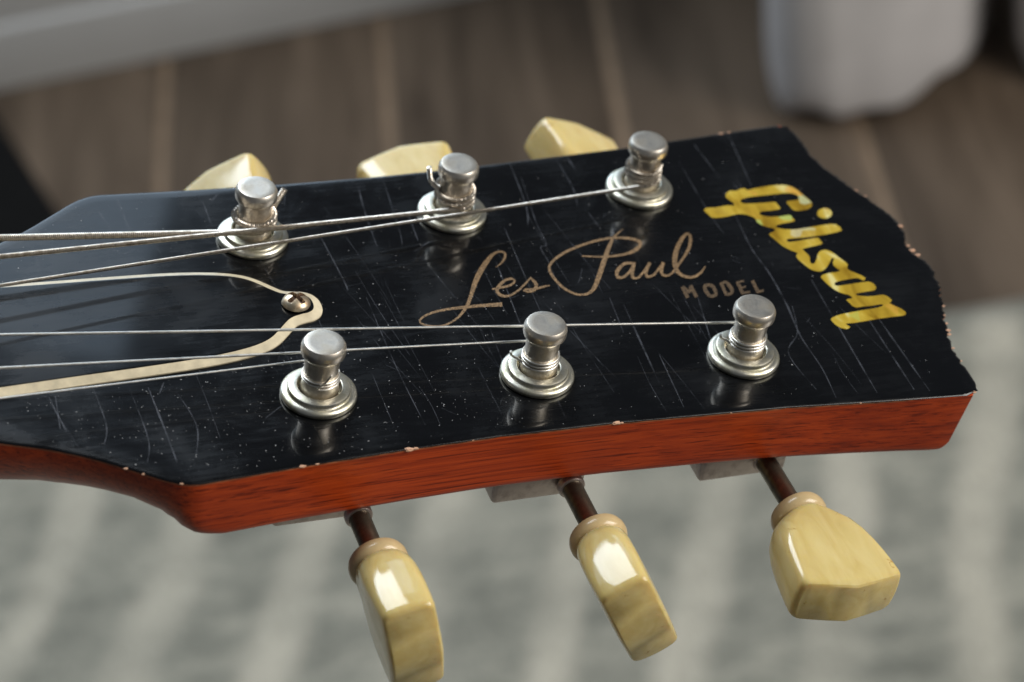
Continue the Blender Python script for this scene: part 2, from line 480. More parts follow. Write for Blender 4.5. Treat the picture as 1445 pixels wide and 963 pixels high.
def outline(chipped=True):
    pts = []
    x = -63.0
    while x < 117.6:
        pts.append((x, -half_w(x))); x += 0.9
    ys = []
    y = -43.4
    while y <= 43.4:
        ys.append(y); y += 0.55
    rr = random.Random(3); walk = 0.0
    for y in ys:
        if abs(y) < 43.0:
            jit = 0
            if chipped and abs(y) < 36: walk = 0.70*walk+rr.gauss(0, 0.24); jit = -abs(walk)-(0.4 if rr.random() < 0.07 else 0)-(0.9 if -2.2 < y < -0.6 else 0)
            pts.append((tip_x(y)+0.1+jit, y))
    x = 117.6
    while x > -63:
        pts.append((x, half_w(x))); x -= 0.9
    pts.append((-63.0, half_w(-63)))
    return pts

def offset_poly(P, d):
    n = len(P); out = []
    for i in range(n):
        a = Vector(P[i-1]); b = Vector(P[i]); c = Vector(P[(i+1) % n])
        t = (c-a); 
        if t.length < 1e-9: t = b-a
        t.normalize(); nrm = Vector((-t.y, t.x))
        out.append(tuple(b+nrm*d))
    return out

OUT = outline(); OUT_S = outline(False)
def inner_ring(d):
    # inset that never folds over itself at the corners
    Q = []; lim = tip_x(40)-d; ym = half_w(116)-d
    for x, y in OUT_S:
        if abs(y) >= half_w(x)-0.02 and x < 117.7:
            xx = min(max(x, -63+d*0.5), lim); Q.append((xx, math.copysign(min(half_w(xx)-d, ym if xx > 105 else 99), y)))
        else:
            yy = max(-ym, min(ym, y)); Q.append((min(tip_x(min(abs(y), 40))-d, 999), yy))
    return Q
def make_veneer():
    rings = [(-0.02, -0.62), (-0.06, -0.32), (0.08, -0.15), (0.4, -0.065), (1.0, -0.02), (2.0, 0.0), (2.3, 0.0)]
    V = []; F = []; fm = []
    n = len(OUT)
    rr = random.Random(9)
    for d, z in rings:
        for (x, y) in (offset_poly(OUT, d) if d < 0.3 else inner_ring(d+0.25)): V.append((x, y, z))
    for j in range(len(rings)-1):
        for i in range(n):
            F.append((j*n+i, j*n+(i+1) % n, (j+1)*n+(i+1) % n, (j+1)*n+i)); fm.append(1 if j == 0 else 0)
    F.append(tuple((len(rings)-1)*n+i for i in range(n))); fm.append(0)
    o = mesh('face_veneer', V, F, None, guitar, 60, True, [M_lac, M_edge], fm)
    for p_ in o.data.polygons:
        if all(abs(o.data.vertices[i].co.z) < 1e-8 for i in p_.vertices): p_.use_smooth = False
    return o
veneer = make_veneer()

# ---- lettering and inlay data, millimetres on the face: (left x, left y, right x, right y) along each stroke
LOGO_DOT = [(115.87,12.62),(115.47,12.03),(114.89,11.56),(114.22,11.29),(113.58,11.26),(113.05,11.47),(112.71,11.9),(112.62,12.46),(112.79,13.09),(113.2,13.69),(113.78,14.16),(114.44,14.43),(115.09,14.47),(115.62,14.25),(115.96,13.83),(116.05,13.25)]
SIGN = [[(42.68,6.72,42.66,6.89),(44.26,7.76,44.15,8.1),(45.51,9.18,45.15,9.48),(46.03,10.81,45.56,10.48),(45.21,11.56,45.02,10.98),(43.66,11.23,43.73,10.49),(41.58,9.5,41.99,8.56),(39.1,6.62,39.73,5.7),(37.06,3.53,37.75,2.86),(35.31,0.28,35.87,-0.19),(33.64,-2.62,34.08,-3.15),(31.87,-4.93,32.09,-5.46),(29.92,-6.65,29.97,-7.14),(27.43,-7.77,27.35,-8.25),(25.14,-7.48,24.96,-7.96),(23.91,-6.65,23.59,-7.1),(23.82,-6.09,23.5,-5.93),(24.6,-5.3,24.55,-4.81),(26.67,-4.42,26.73,-3.82),(29.47,-4.0,29.61,-3.33),(32.41,-4.0,32.61,-3.2),(34.86,-4.03,35.08,-3.23),(37.27,-4.2,37.55,-3.28),(40.0,-4.6,40.38,-3.36)],[(39.75,0.46,39.84,0.84),(41.42,0.51,41.53,1.08),(43.62,0.91,43.64,1.51),(45.0,2.2,44.64,2.38),(44.65,3.35,44.4,2.72),(43.15,3.1,43.17,2.41),(41.25,1.63,41.54,0.98),(40.19,-0.13,40.89,-0.04),(40.61,-1.71,41.09,-1.01),(42.02,-2.1,42.14,-1.48),(44.21,-1.05,44.16,-0.55),(46.38,0.74,46.26,1.18),(48.38,2.74,48.28,3.02)],[(47.93,2.48,48.19,2.75),(48.12,1.47,48.71,1.93),(48.12,0.43,48.81,0.41),(47.6,-0.41,47.73,-1.19),(46.41,-0.88,46.22,-1.5),(45.55,-0.46,45.33,-0.87)],[(45.77,-0.61,45.89,-0.23),(47.7,-0.94,47.86,-0.31),(49.62,-0.57,49.74,-0.0),(50.92,-0.3,51.01,0.08)],[(71.43,14.37,71.46,14.16),(68.63,12.38,68.79,11.96),(66.29,9.61,66.83,9.03),(63.61,5.58,64.32,4.97),(60.98,1.37,61.66,0.74),(58.85,-1.88,59.25,-2.61),(57.22,-3.29,57.13,-4.01),(55.36,-3.25,55.07,-3.8),(53.77,-1.49,53.33,-2.0),(52.9,1.41,52.35,0.98),(52.77,4.12,52.21,3.93),(53.28,5.53,52.95,5.92),(54.99,7.18,54.9,7.82),(57.99,9.0,58.03,9.72),(61.93,10.5,62.03,11.17),(65.68,11.38,65.85,12.07),(69.13,11.47,69.39,12.16),(71.82,10.54,72.28,11.36),(72.66,9.38,73.58,9.83),(71.83,8.44,71.98,7.45),(69.42,7.14,69.29,6.39),(66.94,6.83,66.73,6.14),(64.21,6.81,64.02,6.3),(60.35,7.6,60.21,7.26)],[(69.34,4.19,69.1,3.42),(67.51,4.16,67.47,3.38),(65.16,2.25,65.65,1.62),(64.44,-0.11,65.17,0.57),(66.0,-0.32,66.04,0.38),(68.18,1.5,67.95,2.01),(69.71,3.56,69.38,3.95)],[(69.43,4.09,69.94,3.79),(67.96,1.58,68.63,1.34),(67.28,-0.65,67.98,-0.12),(68.64,-0.96,68.66,-0.35),(70.64,0.87,70.45,1.33),(72.63,3.06,72.41,3.49)],[(72.44,3.62,72.88,3.09),(70.62,1.2,71.24,0.87),(70.2,-0.93,70.77,-0.26),(71.84,-0.7,71.83,-0.1),(73.57,0.9,73.4,1.38),(75.31,2.6,75.13,3.08)],[(75.06,3.22,75.6,2.84),(73.75,1.13,74.45,0.95),(73.41,-0.91,74.01,-0.3),(74.85,-1.22,74.94,-0.58),(76.83,0.22,76.75,0.78)],[(76.61,0.11,76.41,0.56),(79.54,3.08,79.29,3.56),(82.4,6.37,81.95,6.79),(84.03,9.56,83.36,9.54),(83.69,11.19,83.44,10.32),(81.54,9.67,81.92,8.97),(78.54,5.77,79.31,5.24),(76.83,2.07,77.84,2.09),(76.56,-0.77,77.4,-0.15),(77.69,-2.3,78.17,-1.52),(79.47,-2.55,79.64,-1.81),(81.41,-1.45,81.31,-0.91),(83.11,0.41,83.01,0.64)]]
MODEL = {'M':[[(75.73,-4.72,76.56,-4.38),(75.42,-8.12,76.24,-7.79)],[(75.92,-4.82,76.5,-4.3),(76.51,-6.89,77.16,-6.31)],[(77.08,-6.67,76.59,-6.53),(78.02,-4.68,77.53,-4.54)],[(77.4,-4.71,78.23,-4.32),(77.19,-8.24,78.02,-7.86)]],'O':[[(81.81,-4.46,81.54,-5.43),(80.55,-4.66,80.62,-5.49),(79.82,-6.02,80.65,-5.75),(79.76,-7.96,80.59,-7.36),(80.4,-8.71,80.83,-7.77),(81.71,-8.33,81.45,-7.67),(82.38,-6.81,81.55,-7.07),(82.41,-5.07,81.59,-5.75),(81.72,-4.52,81.18,-5.3)]],'D':[[(83.67,-4.97,84.43,-4.67),(83.27,-8.49,84.03,-8.19)],[(83.69,-5.32,83.86,-4.65),(84.85,-5.15,85.29,-4.3),(84.92,-5.83,85.76,-5.27),(84.9,-7.31,85.71,-7.16),(84.71,-7.73,84.72,-8.49),(83.54,-7.97,83.36,-8.64)]],'E':[[(87.03,-5.11,87.79,-4.8),(86.62,-8.59,87.39,-8.28)],[(87.08,-5.41,87.24,-4.84),(88.75,-5.22,88.94,-4.55)],[(87.17,-7.02,87.31,-6.55),(88.35,-6.91,88.51,-6.33)],[(86.71,-8.74,86.91,-8.07),(88.52,-8.58,88.73,-7.91)]],'L':[[(90.13,-5.22,90.91,-4.89),(89.75,-8.76,90.52,-8.44)],[(89.88,-8.8,90.1,-8.13),(91.22,-8.77,91.48,-8.0)],[(91.09,-8.07,91.56,-7.87),(91.03,-8.68,91.5,-8.48)]]}
SCR = [[(-5.98,39.78),(-6.27,35.26),(-6.45,26.79)],[(-2.43,39.71),(-2.83,37.02),(-4.69,35.02)],[(-25.98,34.67),(-24.94,29.01)],[(-21.84,38.51),(-21.61,27.4)],[(10.54,37.79),(8.59,31.65)],[(12.53,38.89),(12.69,22.04),(13.34,6.79),(12.9,4.33)],[(24.37,35.73),(23.22,27.14),(22.4,16.54)],[(29.84,37.27),(28.22,21.85),(27.3,16.2)],[(31.33,25.9),(30.63,17.0)],[(16.01,2.15),(15.58,-17.98),(15.93,-33.28),(16.33,-37.96)],[(48.42,18.26),(47.12,1.25),(45.89,-19.33),(46.61,-38.93)],[(57.23,33.72),(55.14,18.81),(54.81,12.3),(53.26,11.2),(53.22,6.34),(52.38,-1.76)],[(47.11,38.8),(46.03,32.52)],[(60.98,-5.32),(59.79,-15.62)],[(101.28,41.74),(100.87,26.07),(100.94,21.94)],[(105.72,41.63),(103.12,24.04)],[(96.96,39.05),(97.68,27.76)],[(91.42,34.09),(90.68,16.83),(91.03,9.79)],[(95.92,16.5),(94.55,4.66),(94.81,-3.26),(94.14,-13.0),(92.81,-22.32),(92.86,-31.6),(91.85,-39.83)],[(102.29,-6.69),(100.97,-26.86),(100.16,-39.94)],[(108.26,-18.59),(107.58,-40.27)],[(110.28,-20.01),(110.35,-41.17)],[(95.06,-13.58),(92.58,-21.24),(88.32,-26.72),(89.19,-36.98)],[(77.87,-8.13),(75.72,-18.35),(74.88,-22.34)],[(64.06,-22.5),(62.9,-37.13)],[(41.34,-28.01),(40.81,-35.97)],[(62.88,-7.77),(61.03,-29.96)],[(-37.24,-13.76),(-37.02,-23.54),(-38.38,-28.3)],[(-31.28,-14.82),(-30.98,-28.07),(-32.4,-33.83)],[(-28.11,-15.39),(-27.81,-25.23),(-27.63,-34.73)],[(-23.73,-17.11),(-22.37,-26.78),(-25.1,-36.09)],[(-25.23,-14.59),(-26.6,-17.35)],[(-10.44,-26.59),(-5.95,-23.32)],[(-44.92,-14.98),(-43.62,-25.19)],[(-43.81,-14.81),(-44.64,-23.21)],[(-39.61,24.87),(-40.16,18.66)],[(-26.72,24.96),(-24.53,21.83),(-21.99,22.71)],[(43.27,8.38),(41.56,-10.44)],[(56.55,38.15),(55.02,24.6),(53.1,17.99)],[(66.45,38.43),(66.35,28.78),(65.25,23.05)],[(68.88,38.82),(69.05,34.4)],[(35.74,-9.45),(34.32,-25.2)],[(111.67,43.37),(110.14,30.89)],[(66.52,20.52),(66.96,15.84)],[(70.62,15.73),(68.08,12.24)],[(33.31,16.58),(31.63,15.74),(28.97,13.96)]]
LOGO_OUT = [(89.94,17.58),(90.9,18.26),(92.75,18.12),(95.37,18.4),(96.78,18.1),(96.96,18.96),(96.7,19.68),(96.27,20.7),(96.46,21.72),(97.15,22.51),(98.12,22.97),(99.18,22.72),(100.38,23.23),(101.38,23.29),(101.57,22.6),(103.38,22.94),(105.86,23.23),(107.87,23.33),(109.79,23.2),(111.22,22.44),(112.03,21.19),(112.55,19.3),(113.12,17.56),(113.12,16.21),(112.29,15.15),(110.96,14.61),(108.98,14.55),(108.31,15.01),(108.18,16.22),(108.02,17.58),(108.95,17.89),(110.3,17.84),(111.2,18.3),(111.31,19.19),(110.9,20.0),(109.71,20.42),(108.18,20.53),(105.8,20.47),(103.45,20.46),(100.67,20.34),(99.09,19.83),(98.66,19.3),(98.9,18.52),(101.26,18.16),(103.94,18.05),(105.73,17.93),(105.84,16.87),(105.95,15.82),(104.73,15.5),(103.15,15.44),(101.6,15.44),(100.83,14.91),(101.05,14.2),(102.31,13.57),(104.12,13.29),(105.52,13.37),(106.98,13.38),(107.02,12.41),(107.1,11.51),(105.89,11.2),(104.28,11.07),(102.77,10.72),(102.37,10.06),(103.48,9.3),(105.58,8.83),(107.93,8.9),(110.36,9.11),(112.87,9.3),(115.02,9.1),(115.42,7.05),(112.18,6.39),(111.46,6.32),(108.58,6.13),(105.66,6.07),(103.2,6.17),(102.68,5.74),(102.92,5.13),(105.26,5.21),(108.29,5.51),(109.44,5.48),(109.51,4.6),(109.52,3.68),(108.01,3.26),(106.15,2.98),(104.67,2.61),(104.91,1.34),(105.05,0.09),(104.49,-1.34),(104.54,-2.11),(105.25,-1.92),(106.23,-0.71),(107.03,0.54),(107.95,1.41),(109.11,1.66),(109.92,1.16),(110.48,0.15),(111.03,-1.32),(111.58,-2.79),(111.63,-3.56),(111.03,-4.38),(111.2,-5.31),(112.02,-6.2),(112.96,-7.26),(113.29,-8.07),(112.59,-8.65),(112.1,-8.18),(111.6,-7.71),(110.03,-7.75),(107.88,-7.94),(106.56,-8.32),(106.23,-9.01),(106.77,-9.4),(108.87,-9.3),(110.98,-9.2),(113.29,-9.12),(114.08,-9.85),(114.11,-11.05),(113.44,-11.78),(112.13,-11.92),(110.44,-12.03),(109.23,-12.18),(109.25,-12.78),(111.21,-13.4),(113.25,-13.44),(114.48,-13.44),(115.14,-14.2),(115.43,-15.28),(114.87,-15.78),(114.55,-16.02),(115.06,-16.84),(115.99,-17.88),(116.49,-19.13),(115.89,-19.91),(114.12,-19.96),(110.61,-20.03),(107.47,-20.22),(104.75,-20.39),(103.18,-20.3),(103.3,-20.89),(103.55,-21.42),(102.65,-21.84),(101.66,-21.38),(100.98,-20.27),(100.79,-18.65),(101.62,-18.08),(103.25,-17.63),(106.26,-17.26),(109.42,-17.07),(111.76,-16.87),(112.97,-16.49),(112.7,-16.01),(110.89,-16.14),(108.87,-16.1),(107.41,-16.15),(106.86,-15.61),(106.68,-14.71),(106.48,-13.64),(107.27,-13.48),(107.97,-13.3),(107.61,-12.36),(106.52,-11.64),(105.61,-10.55),(104.87,-8.64),(104.54,-6.94),(104.55,-6.19),(105.26,-5.65),(106.83,-5.36),(108.31,-5.3),(109.28,-5.0),(108.97,-4.35),(108.67,-3.23),(109.11,-2.09),(109.76,-1.27),(109.29,-1.04),(108.53,-1.99),(107.45,-3.19),(106.4,-4.08),(105.35,-4.58),(104.23,-4.33),(103.41,-3.45),(102.78,-1.68),(102.41,-0.25),(102.49,0.81),(103.17,1.62),(102.15,2.62),(101.04,4.36),(100.34,6.62),(99.96,8.12),(100.89,8.69),(101.76,9.14),(101.62,9.88),(100.69,10.38),(99.71,11.2),(99.23,12.29),(99.36,13.44),(98.76,14.26),(97.92,14.98),(96.74,15.36),(95.36,15.28),(93.69,14.95),(92.11,14.84),(90.68,15.06),(90.25,16.3)]

def ribbons(name, strokes, mat, parent, z0=0.03, dz=0.008, sub=7):
    V = []; F = []
    for si, S in enumerate(strokes):
        C = catmull(S, sub); b = len(V); z = z0+dz*si
        for k, (ax, ay, bx_, by_) in enumerate(C):
            zz = z+0.006*k/len(C)
            V += [(ax, ay, zz), (bx_, by_, zz)]
        for k in range(len(C)-1): F.append((b+2*k, b+2*k+1, b+2*k+3, b+2*k+2))
    return mesh(name, V, F, mat, parent, 0)

def inlay(name, P):
    n = len(P); C = []
    for i in range(n):
        p0, p1, p2, p3 = P[i-1], P[i], P[(i+1) % n], P[(i+2) % n]
        for t in (0, 0.5):
            C.append(tuple(p1[k]*1.0 if t == 0 else 0.5*(p1[k]+p2[k])+0.05*(p1[k]+p2[k]-p0[k]-p3[k]) for k in (0, 1)))
    m_ = len(C)
    V = [(x, y, 0.0) for x, y in C]+[(x, y, 0.045) for x, y in C]
    F = [(i, (i+1) % m_, m_+(i+1) % m_, m_+i) for i in range(m_)]+[tuple(range(m_, 2*m_))]
    return mesh(name, V, F, M_inlay, veneer, 0)
lg = inlay('logo_inlay', LOGO_OUT); lg['label'] = 'iridescent gold pearl inlaid script logo'
inlay('inlay_dot', LOGO_DOT)
sg = ribbons('signature_lettering', SIGN, M_script, veneer); sg['label'] = 'worn gold handwritten signature lettering'
for ch in 'MODEL': ribbons('letter', MODEL[ch], M_faint, veneer, 0.03, 0.008, 5)

# ---- lacquer cracks and dust
def make_scratches():
    rr = random.Random(21); V = []; F = []
    L_ = [(s, rr.uniform(0.10, 0.17)) for s in SCR]
    for _ in range(52):
        x = rr.uniform(-50, 112); h = half_w(x)-4; y = rr.uniform(-h, h*0.9)
        ln = rr.uniform(9, 32); sl = rr.uniform(-0.05, 0.25)
        L_.append(([(x, y), (x+sl*ln*0.5+rr.uniform(-.4, .4), y-ln*0.5), (x+sl*ln, y-ln)], rr.uniform(0.03, 0.06)))
    for _ in range(60):
        x = rr.uniform(-50, 100); y = rr.uniform(-36, 36); a = rr.uniform(0, 6.28); ln = rr.uniform(0.8, 4)
        L_.append(([(x, y), (x+ln*math.cos(a)*.5+rr.uniform(-.2, .2), y+ln*math.sin(a)*.5), (x+ln*math.cos(a), y+ln*math.sin(a))], rr.uniform(0.03, 0.06)))
    for si, (S, wd) in enumerate(L_):
        S = [p for p in S if abs(p[1]) < half_w(p[0])-0.6 and p[0] < tip_x(p[1])-0.8]
        if len(S) < 2: continue
        C = catmull(S, 8); b = len(V); m_ = len(C)
        for k, (x, y) in enumerate(C):
            a = Vector(C[max(k-1, 0)]); c = Vector(C[min(k+1, m_-1)]); t = (c-a).normalized()
            ww = wd*(0.35+0.65*math.sin(math.pi*min(max(k/(m_-1), 0.06), 0.94)))*rr.uniform(0.7, 1.2)/1.0
            z = 0.008+0.00012*si
            V += [(x-t.y*ww, y+t.x*ww, z), (x+t.y*ww, y-t.x*ww, z)]
        for k in range(m_-1): F.append((b+2*k, b+2*k+1, b+2*k+3, b+2*k+2))
    o = mesh('lacquer_scratches', V, F, M_scr, veneer, 0); o['kind'] = 'stuff'
make_scratches()

def make_dust():
    rr = random.Random(5); V = []; F = []
    for i in range(1700):
        if i < 900: x = rr.gauss(-8, 32); y = rr.gauss(-22, 14)
        else: x = rr.uniform(-52, 115); y = rr.uniform(-38, 38)
        if abs(y) > half_w(x)-1 or x > 114 or x < -56: continue
        s = min(abs(rr.gauss(0.035, 0.045))+0.02, 0.19); a = rr.uniform(0, 6.28); e = rr.uniform(0.5, 1)
        b = len(V); h = s*0.5
        for k in range(5):
            q_ = a+k*1.2566; V.append((x+s*math.cos(q_)*rr.uniform(.6, 1.2), y+s*e*math.sin(q_)*rr.uniform(.6, 1.2), 0.004))
        V.append((x, y, 0.012+h*0.6))
        for k in range(5): F.append((b+k, b+(k+1) % 5, b+5))
    o = mesh('dust_specks', V, F, M_dust, veneer, 0); o['kind'] = 'stuff'
make_dust()

# ---- chips along the edge
def chip(cx, cy, s, seed):
    rr = random.Random(seed); V = []; F = []
    bm = bmesh.new(); bmesh.ops.create_icosphere(bm, subdivisions=2, radius=1)
    for v in bm.verts:
        k = rr.uniform(0.7, 1.15); v.co = Vector((v.co.x*s*1.5*k, v.co.y*s*0.75*k, v.co.z*s*0.55*k))
    bm.verts.index_update()
    V = [(v.co.x+cx, v.co.y+cy, v.co.z-0.30) for v in bm.verts]; F = [tuple(v.index for v in f.verts) for f in bm.faces]
    bm.free()
    mesh('edge_chip', V, F, M_chip, veneer, 0)
for i, (x, s) in enumerate([(-36, .35), (-33.5, .28), (-28, .3), (-7.5, .45), (-4.9, .3), (11.4, .62), (12.6, .4), (23, .2), (49.4, .6), (50.4, .35), (71, .2), (96, .22)]):
    chip(x, -half_w(x)+0.05, s, i)
for i, (y, s) in enumerate([(-1, .5), (-2.6, .55), (0.6, .35), (6.8, .5), (17.4, .3), (19.5, .3), (-18.3, .3), (-21, .25), (-23.3, .35), (-25.3, .5), (-26.4, .4), (-30.3, .25), (-34, .28), (-42.6, .45)]):
    chip(tip_x(y)-0.05, y, s, 40+i)
for i, x in enumerate((104.4, 106.3)): chip(x, half_w(x)-0.1, 0.45, 70+i)

# ---- truss rod cover
def make_cover():
    yc = 1.2
    hp = [(7.2, 0), (7.0, 1.6), (6.2, 3.1), (4.7, 4.1), (2.9, 4.5), (1.4, 5.0), (0.1, 6.2), (-1.4, 7.8), (-3.2, 9.5), (-5.6, 10.9), (-9, 12.0), (-14, 12.9), (-20, 13.5), (-30, 14.0), (-40, 14.4), (-53, 15.0), (-63, 15.4)]
    near = catmull(hp, 5)
    P = [(x, yc-h) for x, h in reversed(near)]+[(x, yc+h) for x, h in near[1:]]
    n = len(P)
    def ins(d):
        Q = offset_poly(P, d); Q[0] = (P[0][0], P[0][1]+d); Q[-1] = (P[-1][0], P[-1][1]-d)
        return Q
    def build(name, rings, fill, mat, par):
        V = []; F = []
        for d, z in rings: V += [(x, y, z) for x, y in ins(d)]
        for j in range(len(rings)-1):
            for i in range(n-1): F.append((j*n+i, j*n+i+1, (j+1)*n+i+1, (j+1)*n+i))
        if fill: F.append(tuple((len(rings)-1)*n+i for i in range(n)))
        o = mesh(name, V, F, mat, par, 35)
        if fill:
            for p_ in o.data.polygons:
                if len(p_.vertices) > 4: p_.use_smooth = False
        return o
    cov = build('truss_rod_cover', [(1.62, 0.82), (1.65, 0.98), (1.8, 1.01), (2.0, 1.01)], True, M_lac, guitar)
    build('bevel_edge', [(0, 0.02), (0, 0.26), (1.63, 0.95)], False, M_cream, cov)
    # screw
    sx, sy = 2.4, 1.15; seg = 56; V = []; F = []; prof = []
    rs = [0.01]+[0.11*i for i in range(1, 24)]+[2.6]
    for r_ in rs:
        for k in range(seg):
            a = 2*math.pi*k/seg; x = r_*math.cos(a); y = r_*math.sin(a)
            z = 1.03+1.9*math.sqrt(max(0, 1-(r_/2.62)**2))**0.9
            xr = x*math.cos(0.5)+y*math.sin(0.5); yr = -x*math.sin(0.5)+y*math.cos(0.5)
            if r_ < 1.8 and (abs(xr) < 0.42 or abs(yr) < 0.42): z -= 1.25*(1-r_/2.7)
            V.append((x+sx, y+sy, z))
    for j in range(len(rs)-1):
        for k in range(seg): F.append((j*seg+k, j*seg+(k+1) % seg, (j+1)*seg+(k+1) % seg, (j+1)*seg+k))
    F.append(tuple(range(seg)))
    fmx = []
    for f_ in F:
        cx = sum(V[i][0] for i in f_)/len(f_)-sx; cy = sum(V[i][1] for i in f_)/len(f_)-sy
        xr = cx*math.cos(0.5)+cy*math.sin(0.5); yr = -cx*math.sin(0.5)+cy*math.cos(0.5)
        fmx.append(1 if math.hypot(cx, cy) < 1.75 and (abs(xr) < 0.42 or abs(yr) < 0.42) else 0)  # faces of the cross recess take the darker brown material
    mesh('screw', V, F, None, cov, 35, True, [M_screw, M_slot_dark], fmx)
make_cover()

# ---- nut, fretboard, frets (run on out of the picture)
def make_nut():
    V = []; F = []
    xs = (-68.2, -67.9, -64.2, -63.8)
    ys = [-21.5+43*i/42 for i in range(43)]
    tops = [(-19, 3.4), (20, 8.6)]
    rows = [(-68.6, 0), (-68.4, 1), (-64.4, 1), (-63.4, 0)]
    slots = [s_[0] for s_ in NUT]
    for x, t in rows:
        for y in ys:
            zt = interp(tops, y)+0.55
            for sy_ in slots:
                if abs(y-sy_) < 0.55: zt -= 0.9
            V.append((x, y, zt if t else -0.2))
    n = len(ys)
    for j in range(3):
        for i in range(n-1): F.append((j*n+i, j*n+i+1, (j+1)*n+i+1, (j+1)*n+i))
    F.append((0, n, 2*n, 3*n)); F.append((n-1, 4*n-1, 3*n-1, 2*n-1))
    mesh('nut', V, F, M_bone, guitar, 30)

# string anchor at the nut: (y, z), gauge radius, and at the post: contact height, number of wraps
NUT = [(20.0, 9.3), (12.4, 9.2), (4.6, 8.1), (-3.7, 7.1), (-11.3, 5.6), (-19.0, 4.4)]
make_nut()
def make_fretboard():
    V = []; F = []
    for x in (-69, -260):
        zs = (x+68)*NECK; wv_ = half_w(x)-0.3
        for y, z in ((-wv_, -0.1), (-wv_, 3.2), (-wv_*0.5, 5.2), (0, 6.0), (wv_*0.5, 6.4), (wv_, 5.6), (wv_, -0.1)):
            V.append((x, y, z+zs))
    for i in range(7): F.append((i, (i+1) % 7, 7+(i+1) % 7, 7+i))
    F.append(tuple(range(7))); F.append(tuple(range(13, 6, -1)))
    fb = mesh('fretboard', V, F, M_rose, guitar, 20)
    scale = 628.0
    for k in range(1, 6):
        d = scale*(1-2**(-k/12)); x = -68-d*math.cos(R(17))
        wv_ = half_w(x)-0.5; zs = (x+68)*NECK
        P = [(x, -wv_, 3.3+zs), (x, -wv_*0.5, 5.3+zs), (x, 0, 6.1+zs), (x, wv_*0.5, 6.5+zs), (x, wv_, 5.7+zs)]
        mesh('fret', *tube_data(catmull(P, 4), 1.0, 8), M_nickel, fb, 60)
make_fretboard()

# ---- tuning machines
POSTS = [(i*39.7, 22.42+1.74*i) for i in range(3)]
post_prof = [(3.5, -2.0), (3.48, 1.2), (3.35, 2.2), (3.15, 3.2), (3.0, 4.3), (2.95, 5.6), (2.98, 6.8), (3.06, 8.0), (3.12, 8.7), (3.2, 9.0), (3.55, 9.25), (3.78, 9.55), (3.86, 9.9), (3.87, 10.75), (3.82, 11.1), (3.5, 11.7), (3.4, 11.82), (3.25, 11.86), (2.2, 11.84)]
bush_prof = [(3.8, -0.4), (3.8, 1.95), (3.88, 2.22), (4.05, 2.34), (5.05, 2.28), (5.35, 2.16), (5.48, 1.92), (5.5, 1.48), (5.6, 1.36), (5.95, 1.3), (6.35, 1.16), (6.6, 0.88), (6.66, 0.5), (6.58, 0.16), (6.4, 0.015)]

def rrect(hw, ht, r, nq=5):
    # upper half from the right middle to the left middle, then the lower half mirrored back
    r = min(r, hw, ht); up = []
    for k in range(3): up.append((hw, (ht-r)*k/3))
    for k in range(nq+1):
        a = R(90*k/nq); up.append((hw-r+r*math.cos(a), ht-r+r*math.sin(a)))
    for t in (0.33, 0.66): up.append(((hw-r)*(1-t), ht))
    up = up+[(0, ht)]+[(-x, z) for x, z in reversed(up)]
    bl = 0.62*min(1, (hw-4)/4)
    up = [(x+math.copysign(bl*(1-(z/ht)**2), x) if abs(x) > hw*0.6 else x, z+0.22*(1-(x/hw)**2)*(z/ht)) for x, z in up]
    low = [(x, -z) for x, z in reversed(up[1:-1])]
    return up+low
def button_data():
    # along +y from the collar; x is the width, z the thickness
    st = [(0, 4.5, 4.4, 4.4), (0.6, 5.2, 4.4, 4.2), (1.4, 6.1, 4.35, 3.9), (2.5, 6.9, 4.3, 3.5), (4.0, 7.6, 4.5, 2.9), (6.8, 8.3, 4.65, 2.1), (10, 8.8, 4.7, 1.6), (13, 9.2, 4.65, 1.3), (15.5, 9.5, 4.55, 1.15), (17.6, 9.7, 4.45, 1.1), (18.3, 9.6, 4.35, 1.1), (18.75, 9.3, 4.15, 1.0), (19.0, 8.85, 3.8, 0.8)]
    V = []; F = []
    for s, hw, ht, r in st:
        for x, z in rrect(hw, ht, r):
            v = 0
            if s > 11.5: v = 1.9*max(0, 1-(abs(x)/hw)**1.12)*(s-11.5)/7.5
            V.append((x, s+v, z))
    n = len(rrect(9, 3, 1)); m_ = len(st)
    for j in range(m_-1):
        for i in range(n): F.append((j*n+i, j*n+(i+1) % n, (j+1)*n+(i+1) % n, (j+1)*n+i))
    # end cap: join top and bottom rows as strips
    b = (m_-1)*n; na = (n+2)//2
    low = [0]+[n-k for k in range(1, na-1)]+[na-1]
    for k in range(na-1):
        F.append(tuple(dict.fromkeys((b+k, b+k+1, b+low[k+1], b+low[k]))))
    F.append(tuple(range(n)))
    return V, F

